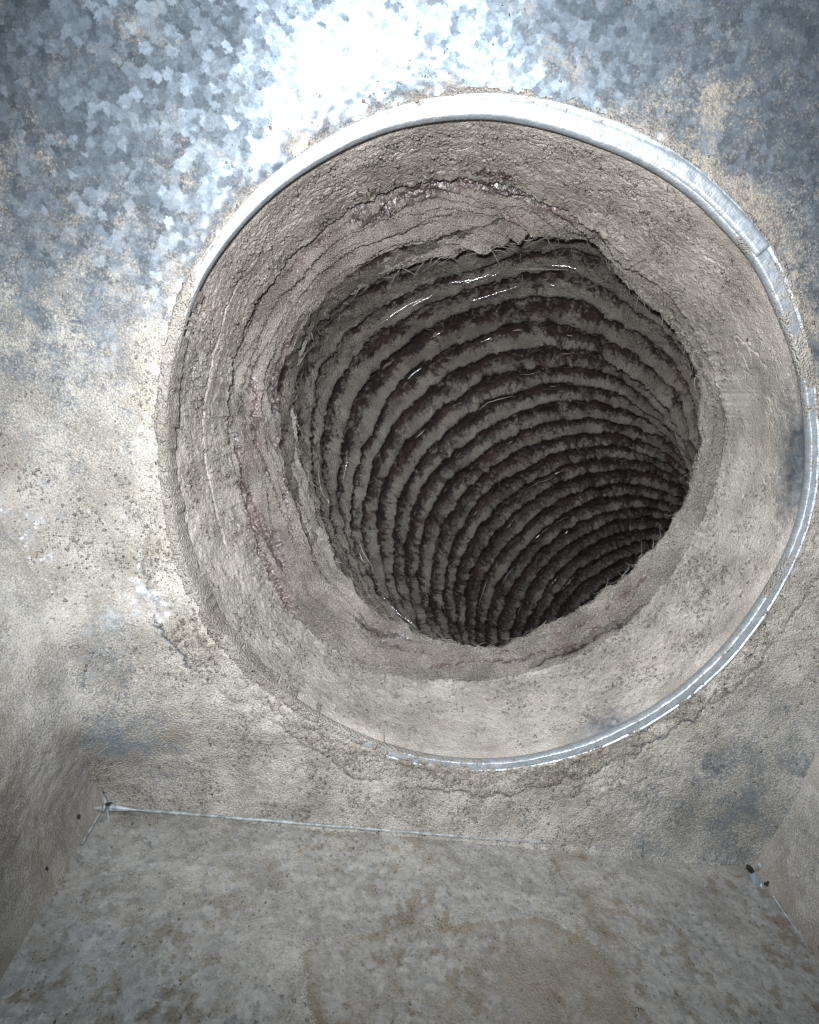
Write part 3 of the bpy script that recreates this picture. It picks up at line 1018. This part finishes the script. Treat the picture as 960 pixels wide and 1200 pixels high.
# the film lies bunched in folds that run round the mouth
wide = np.clip((r1 - r2) / 0.02, 0.25, 1.3)[:, None]
soft = np.clip(ang4(350, 470, 0.55) + ang4(400, 350, 0.35), 0, 1)      # here the film runs on into the duct without a tear
drift = 0.9 * pn(th4 * 1.3, 0.2, 0.2, 620)[:, None] + 0.35 * pn(th4 * 4.1, 0.2, 0.2, 621)[:, None] + 0.07 * pn(th4 * 27, 0.2, 0.2, 622)[:, None]
q = uu[None] * 4.2 * wide + drift
fold1 = 1 - np.abs(pn(th4[:, None] * 2.3, q * 1.25, 0.5, 641)) * 2.2
fold2 = 1 - np.abs(pn(th4[:, None] * 4.5, q * 2.6, 3.5, 642)) * 2.2
amp = sstep(-0.5, 0.4, pn(th4[:, None] * 1.9, uu[None] * 1.5, 0.5, 643))
folds = (0.0036 * np.clip(fold1, -0.6, 1) * amp + 0.0018 * np.clip(fold2, -0.6, 1))
fr = q - np.floor(q)
edge_amt = sstep(-0.05, 0.45, pn(th4[:, None] * 2.0, np.floor(q) * 3.3, 0.5, 630)) * sstep(0.95, 0.72, uu)[None]
ragged = 0.05 * pn(th4[:, None] * 45, q, 0.2, 623) + 0.03 * pn(th4[:, None] * 130, q, 0.2, 624)
ledge = edge_amt * np.exp(-((fr - 0.10 + ragged) / 0.05) ** 2)
terr = 0.0026 * np.where(fr > 0.10 - ragged, fr, 0.9) * edge_amt
jag = 0.0016 * pn(th4 * 6, 0.2, 0.7, 651) + 0.0007 * pn(th4 * 27, 0.2, 0.7, 652)
rimf = (1 - 0.55 * sstep(0.75, 1.0, uu))[None]
cake = 0.0002 + 0.0007 * nb_ + rimf * (0.0005 * nf + 0.0007 * (np.abs(fbm(P0, 0.0022, 2, 0.5, 615)) - 0.3)) + terr + folds - 0.0010 * ledge - 0.0020 * CRACKS
rr = r - cake * (1 - 0.5 * soft * uu[None]) - jag[:, None] * uu[None] ** 3 + (0.010 - 0.005 * soft) * (1 - np.cos(back * np.pi / 2))[None]
y = y + (0.0075 + 0.004 * soft) * np.sin(back * np.pi / 2)[None] + 0.001 * fbm(P0, 0.008, 2, 0.5, 660) * uu[None]
F = np.stack([rr * cth, y, rr * sth], -1)
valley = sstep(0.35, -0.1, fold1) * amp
film = 0.12 + 0.80 * ledge + 1.1 * CRACKS + 0.55 * FILMS * sstep(-0.35, 0.25, nb_) + 0.42 * valley + 0.26 * sstep(0.3, -0.2, fold2) + 0.75 * sstep(0.55, 0.95, back)[None] * (1 - soft)  # bare film, with gap shade painted into cracks and ledges as film colour
film = film + 0.60 * ang4(560, 200, 0.75) * np.exp(-((uu - 0.12) / 0.10) ** 2)[None] * sstep(-0.25, 0.25, nb_ + 0.15)
film = film + 0.26 * ang4(290, 560, 0.6) * sstep(0.1, 0.5, pn(th4[:, None] * 3 + 2 * uu[None], q * 1.2, 0.2, 671))
film = film + 0.16 * ang4(740, 760, 0.7) * sstep(0.0, 0.5, pn(th4[:, None] * 3 + 2 * uu[None], q * 1.1, 0.2, 672))
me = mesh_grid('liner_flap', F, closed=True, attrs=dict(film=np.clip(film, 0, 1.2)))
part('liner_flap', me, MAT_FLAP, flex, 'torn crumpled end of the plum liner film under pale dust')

# the bend: swept tube cut into one mesh for every turn of the spiral
PTS = np.array([(0.010, 0.046, -0.001), (0.014, 0.075, -0.004), (0.028, 0.112, -0.016), (0.058, 0.150, -0.043), (0.105, 0.184, -0.083), (0.165, 0.212, -0.130), (0.235, 0.234, -0.180), (0.31, 0.25, -0.235)])


def spline(P, n):
    k = len(P)
    t = np.linspace(0, k - 1 - 1e-9, n)
    i = np.floor(t).astype(int)
    f = (t - i)[:, None]
    Q = np.vstack([2 * P[0] - P[1], P, 2 * P[-1] - P[-2]])
    a, b_, c_, d_ = Q[i], Q[i + 1], Q[i + 2], Q[i + 3]
    return 0.5 * (2 * b_ + (c_ - a) * f + (2 * a - 5 * b_ + 4 * c_ - d_) * f ** 2 + (3 * b_ - a - 3 * c_ + d_) * f ** 3)


path = spline(PTS, 800)
seg = np.r_[0, np.cumsum(np.linalg.norm(np.diff(path, axis=0), axis=1))]
tan = np.gradient(path, axis=0)
tan /= np.linalg.norm(tan, axis=1)[:, None]
# frame by parallel transport
U = np.zeros_like(tan)
u0 = np.array([1.0, 0, 0])
for i in range(len(tan)):
    u0 = u0 - tan[i] * np.dot(u0, tan[i])
    u0 /= np.linalg.norm(u0)
    U[i] = u0
W = np.cross(U, tan)
PITCH_R = 0.0138
R_FLEX = 0.092
LEN = seg[-1]


def flex_start():
    """radius of the torn opening about the axis of the flexible duct"""
    t, r = cv_c2
    x, z = r * np.cos(t) - 0.0115, r * np.sin(t) + 0.003
    a, q = np.arctan2(z, x), np.hypot(x, z)
    o = np.argsort(a)
    return a[o], q[o]


FS_A, FS_R = flex_start()


def flex_radius(sv, tv):
    r0 = np.interp(np.asarray(tv), FS_A, FS_R, period=2 * np.pi) + 0.0068 + 0.0055 * np.cos(np.asarray(tv) + 0.35)
    w = sstep(0.03, 0.085, np.asarray(sv))
    return r0 * (1 - w) + R_FLEX * w


def flex_surface(sv, thv, extra=0.0):
    """point on the liner at arc length sv, angle thv"""
    c = np.stack([np.interp(sv, seg, path[:, k]) for k in range(3)], -1)
    uu_ = np.stack([np.interp(sv, seg, U[:, k]) for k in range(3)], -1)
    ww_ = np.stack([np.interp(sv, seg, W[:, k]) for k in range(3)], -1)
    return c, uu_ * np.cos(thv)[..., None] + ww_ * np.sin(thv)[..., None]


NA, NB = 900, 20
n_turn = int((LEN - 0.02) / PITCH_R)
cut = math.radians(-35)                                # joint of the turns: on the inner side of the bend, out of sight
ta = np.linspace(cut, cut + 2 * np.pi, NA)
for k in range(n_turn):
    b = np.linspace(0, 1, NB)
    sv = (k + (ta[:, None] - cut) / (2 * np.pi) + b[None]) * PITCH_R + 0.004
    tv = ta[:, None] * np.ones((1, NB))
    c, d = flex_surface(sv, tv)
    p0 = c + d * R_FLEX
    kk = k + (tv - cut) / (2 * np.pi)                    # runs on from turn to turn
    bb = b[None] + 0.16 * pn(tv * 2.2 + k * 2.1, 0.1 + 0 * tv, k * 1.7, 701) + 0.035 * pn(tv * 11, 0.1 + 0 * tv, k * 1.7, 702)
    bb = b[None] + (bb - b[None]) * np.sin(np.pi * b)[None]
    big = 1 + 0.60 * pn(tv * 1.7, 0 * tv, k * 3.1, 705)
    crest = np.exp(-((bb - 0.5) / 0.17) ** 2)          # the ridge over the wire
    wob = fbm(p0, 0.020, 3, 0.6, 710)
    fuzz = fbm(p0, 0.0034, 3, 0.75, 720)
    loose = fbm(p0, 0.008, 3, 0.65, 730)
    duster = np.exp(-((bb - 0.43) / 0.23) ** 2)
    ss_ = sstep(0.02, 0.085, sv)
    rise = (0.0038 * crest * big) * (0.20 + 0.80 * ss_) + 0.0020 * wob + 0.0010 * loose + 0.0012 * duster + (4 * duster * (1 - duster)) * (0.0019 * np.abs(fuzz) + 0.0008 * fuzz)
    sag = 0.004 * fbm(p0, 0.07, 2, 0.5, 740)
    rad_ = flex_radius(sv, tv) + sag * ss_ - rise
    V = c + d * rad_[..., None]
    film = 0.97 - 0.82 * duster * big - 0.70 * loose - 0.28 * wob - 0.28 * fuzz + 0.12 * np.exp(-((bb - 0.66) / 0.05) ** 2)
    film = film + 0.22 * pn(tv * 1.1, 0 * tv, k * 5.3, 761) - 0.55 * (1 - ss_) + 0.36 * sstep(0.09, 0.25, sv)  # dark film share grows with depth, painting in the shade of the far bend
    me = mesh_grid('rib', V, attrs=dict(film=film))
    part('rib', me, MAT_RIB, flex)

# thin bare glints of wire and film along the turns
for k in range(170):
    turn = random.uniform(0.6, n_turn - 2)
    a_mid = math.radians(random.uniform(70, 250))
    ln = random.choice((random.uniform(0.03, 0.10), random.uniform(0.05, 0.30)))
    n = 14
    a = np.linspace(a_mid - ln / 2, a_mid + ln / 2, n)
    sv = (np.floor(turn) + ((a - cut) % (2 * np.pi)) / (2 * np.pi) + 0.60 + random.uniform(-0.08, 0.14)) * PITCH_R + 0.004
    c, d = flex_surface(sv, a)
    lift = 0.0044 + 0.0044 * 0.6 + random.uniform(-0.0006, 0.0016)
    Pc = c + d * (flex_radius(sv, a) + 0.004 * fbm(c + d * R_FLEX, 0.07, 2, 0.5, 740) - 0.0022 * fbm(c + d * R_FLEX, 0.020, 3, 0.6, 710) - lift)[:, None]
    w = random.choice([0.00007, 0.00010, 0.00016]) * np.sin(np.linspace(0.15, np.pi - 0.15, n))
    tg = np.gradient(Pc, axis=0)
    tg /= np.linalg.norm(tg, axis=1)[:, None]
    sd_ = np.cross(tg, d)
    ph = np.arange(5) / 5 * 2 * np.pi
    V = Pc[:, None] + w[:, None, None] * (np.cos(ph)[None, :, None] * sd_[:, None] + np.sin(ph)[None, :, None] * d[:, None])
    V = np.concatenate([V, V[:, :1]], 1)
    part('wire_glint', mesh_grid('wire_glint', V), MAT_FLECK if random.random() < 0.6 else MAT_FIBRE, flex)


# ------------------------------------------------------------------ lint, fibres and loose crumbs
def fibres(name, items, mat, label, cat):
    """items: (points (n,3), width) joined into one object"""
    co, fa = [], []
    for P, w in items:
        P = np.asarray(P)
        n = len(P)
        tg = np.gradient(P, axis=0)
        tg /= np.linalg.norm(tg, axis=1)[:, None] + 1e-12
        a = np.cross(tg, [0.31, 0.52, 0.79])
        a /= np.linalg.norm(a, axis=1)[:, None] + 1e-12
        b_ = np.cross(tg, a)
        base = len(co)
        for i in range(n):
            ww = w * (1 - 0.7 * i / (n - 1))
            for q in range(3):
                ph = q * 2.0944
                co.append(P[i] + ww * (math.cos(ph) * a[i] + math.sin(ph) * b_[i]))
        for i in range(n - 1):
            for q in range(3):
                q2 = (q + 1) % 3
                fa.append((base + i * 3 + q, base + i * 3 + q2, base + (i + 1) * 3 + q2, base + (i + 1) * 3 + q))
    o = part(name, mesh_raw(name, co, fa), mat, None, label, 'stuff')
    o['category'] = cat
    return o


def curl(p, d, ln, n, bend):
    d = np.array(d, float)
    d /= np.linalg.norm(d) + 1e-9
    P = [np.array(p)]
    for i in range(n - 1):
        d = d + RNG.normal(0, bend, 3)
        d /= np.linalg.norm(d)
        P.append(P[-1] + d * ln / (n - 1))
    return np.array(P)


NF = 5200                                               # fur on the turns
k = np.floor(RNG.uniform(0, n_turn - 1.5, NF))
a = RNG.uniform(math.radians(20), math.radians(310), NF)
bfrac = RNG.uniform(0.25, 0.78, NF)
sv = (k + ((a - cut) % (2 * np.pi)) / (2 * np.pi) + bfrac) * PITCH_R + 0.004
c, d = flex_surface(sv, a)
p0 = c + d * R_FLEX
cr = np.exp(-((bfrac - 0.5) / 0.2) ** 2)
rad_ = flex_radius(sv, a) + 0.004 * fbm(p0, 0.07, 2, 0.5, 740) - 0.0037 * cr - 0.0020 * fbm(p0, 0.02, 3, 0.6, 710) - 0.0008
base_p = c + d * rad_[:, None]
items = []
for i in range(NF):
    items.append((curl(base_p[i], -d[i] + RNG.normal(0, 0.8, 3), RNG.uniform(0.0012, 0.0045), 4, 0.45), RNG.uniform(0.00006, 0.00013)))
fibres('duct_lint', items, MAT_FIBRE_D, 'grey lint furring the ribs inside the flexible duct', 'lint')

items = []
for _ in range(620):                                    # pale hairs on liner flap and mouth
    a = RNG.uniform(-np.pi, np.pi)
    t = RNG.uniform(0, 1) if _ % 2 else RNG.uniform(0.85, 1.0)
    i4 = int((a + np.pi) / (2 * np.pi) * NT4) % NT4
    row = int(t * NS4 * 0.88)
    p = F[i4, row]
    rad_d = np.array([math.cos(a), 0, math.sin(a)])
    tg = np.array([-math.sin(a), 0, math.cos(a)])
    items.append((curl(p - rad_d * 0.0004, tg * random.choice((-1, 1)) + RNG.normal(0, 0.35, 3), RNG.uniform(0.002, 0.009), 6, 0.22), RNG.uniform(0.00004, 0.00011)))
fibres('pale_hairs', items, MAT_FIBRE, 'pale fibres caught on the torn liner edge', 'fibres')

items = []
for (x, y) in [(645, 165), (652, 166), (700, 178), (716, 190), (745, 200), (782, 218), (790, 225), (800, 236), (838, 275), (560, 142), (612, 148), (590, 145), (668, 170),
               (228, 380), (222, 388), (214, 410), (206, 440), (204, 460), (203, 500), (885, 300), (925, 400), (932, 425), (936, 440)]:
    p = at(x, y, -0.0015)
    rin = -p / np.linalg.norm(p)
    for _ in range(3):
        items.append((curl(p + RNG.normal(0, 0.0006, 3), rin + RNG.normal(0, 0.6, 3), RNG.uniform(0.002, 0.006), 6, 0.35), RNG.uniform(0.00006, 0.00012)))
fibres('rim_hairs', items, MAT_FIBRE_D, 'dark lint hairs hanging from the inner edge of the rim', 'lint')


def crumbs(name, P, R, mat, label, cat):
    """thousands of little irregular grains joined into one object"""
    P = np.asarray(P, float)
    n = len(P)
    base_v = np.array([(1, 0, 0), (-1, 0, 0), (0, 1, 0), (0, -1, 0), (0, 0, 1), (0, 0, -1)], float)
    base_f = np.array([(0, 2, 4), (2, 1, 4), (1, 3, 4), (3, 0, 4), (2, 0, 5), (1, 2, 5), (3, 1, 5), (0, 3, 5)])
    A = RNG.normal(0, 1, (n, 3, 3))
    Q, _ = np.linalg.qr(A)
    loc = base_v[None] * np.asarray(R)[:, None, None] * RNG.uniform(0.5, 1.4, (n, 6, 3))
    co = P[:, None] + loc @ Q
    fa = (base_f[None] + 6 * np.arange(n)[:, None, None]).reshape(-1, 3)
    me = bpy.data.meshes.new(name)
    me.vertices.add(n * 6)
    me.vertices.foreach_set('co', co.astype(np.float32).ravel())
    me.loops.add(len(fa) * 3)
    me.loops.foreach_set('vertex_index', fa.astype(np.int32).ravel())
    me.polygons.add(len(fa))
    me.polygons.foreach_set('loop_start', np.arange(0, len(fa) * 3, 3, dtype=np.int32))
    me.polygons.foreach_set('use_smooth', np.full(len(fa), True))
    me.update(calc_edges=True)
    o = part(name, me, mat, None, label, 'stuff')
    o['category'] = cat
    return o


def scatter(V, weight, n):
    """n random places on a grid surface, likelier where weight is high"""
    w = np.clip(weight, 0, None).ravel().astype(float)
    i = RNG.choice(len(w), n, p=w / w.sum())
    return V.reshape(-1, 3)[i]


cl = sstep(-0.15, 0.5, fbm(P_SLEEVE, 0.012, 3, 0.6, 801))
wS = (1 - 0.93 * smooth) * (0.08 + cl) * sstep(0.06, 0.2, np.linspace(0, 1, NS))[None] * sstep(0.94, 0.9, np.linspace(0, 1, NS))[None]
pS = scatter(S, wS, 15000)
wF = np.ones(F.shape[:2]) * sstep(0.9, 0.82, np.linspace(0, 1, NS4))[None] * (0.1 + sstep(-0.1, 0.5, fbm(F, 0.010, 3, 0.6, 811)))
pF = scatter(F, wF, 7000)
crumbs('collar_crumbs', np.vstack([pS, pF]), RNG.gamma(3.0, 0.00011, 22000).clip(0.00012, 0.0010), MAT_CLUMP, 'pale dust crumbs clinging inside the collar and torn liner', 'dust')
pW = scatter(WALL_V, WALL_W, 34000)
crumbs('wall_grit', pW, RNG.gamma(2.2, 0.00009, 34000).clip(0.0001, 0.0009), MAT_CLUMP, 'fine dust grit clinging to the back sheet around the rim', 'dust')
pG = scatter(FLOOR_V, FLOOR_W, 14000)
crumbs('floor_grit', pG, RNG.gamma(2.0, 0.00007, 14000).clip(0.00007, 0.0006), MAT_CLUMP, 'dust grit lying on the bottom sheet', 'dust')

pts = []
for _ in range(420):
    i4 = RNG.integers(0, NT4)
    row = int(RNG.uniform(0.0, 0.88) * NS4)
    if film[i4, row] < 0.0 if film.shape[0] == NT4 else False:
        continue
    pts.append((F[i4, row] * np.array([0.996, 1, 0.996]), RNG.uniform(0.00010, 0.00026)))
for _ in range(300):
    k = RNG.uniform(0, n_turn - 3)
    a = RNG.uniform(math.radians(60), math.radians(260))
    sv = (math.floor(k) + ((a - cut) % (2 * np.pi)) / (2 * np.pi) + RNG.uniform(0.4, 0.7)) * PITCH_R + 0.004
    c, d = flex_surface(np.array([sv]), np.array([a]))
    p0 = c + d * R_FLEX
    rad_ = flex_radius(sv, a) + 0.004 * fbm(p0, 0.07, 2, 0.5, 740)[0] - 0.0078 - 0.0022 * fbm(p0, 0.02, 3, 0.6, 710)[0]
    pts.append((c[0] + d[0] * rad_, RNG.uniform(0.00012, 0.0003)))
crumbs('shiny_flecks', [p for p, _r in pts], [_r for _p, _r in pts], MAT_FLECK, 'tiny glinting flecks scattered through the duct dust', 'flecks')
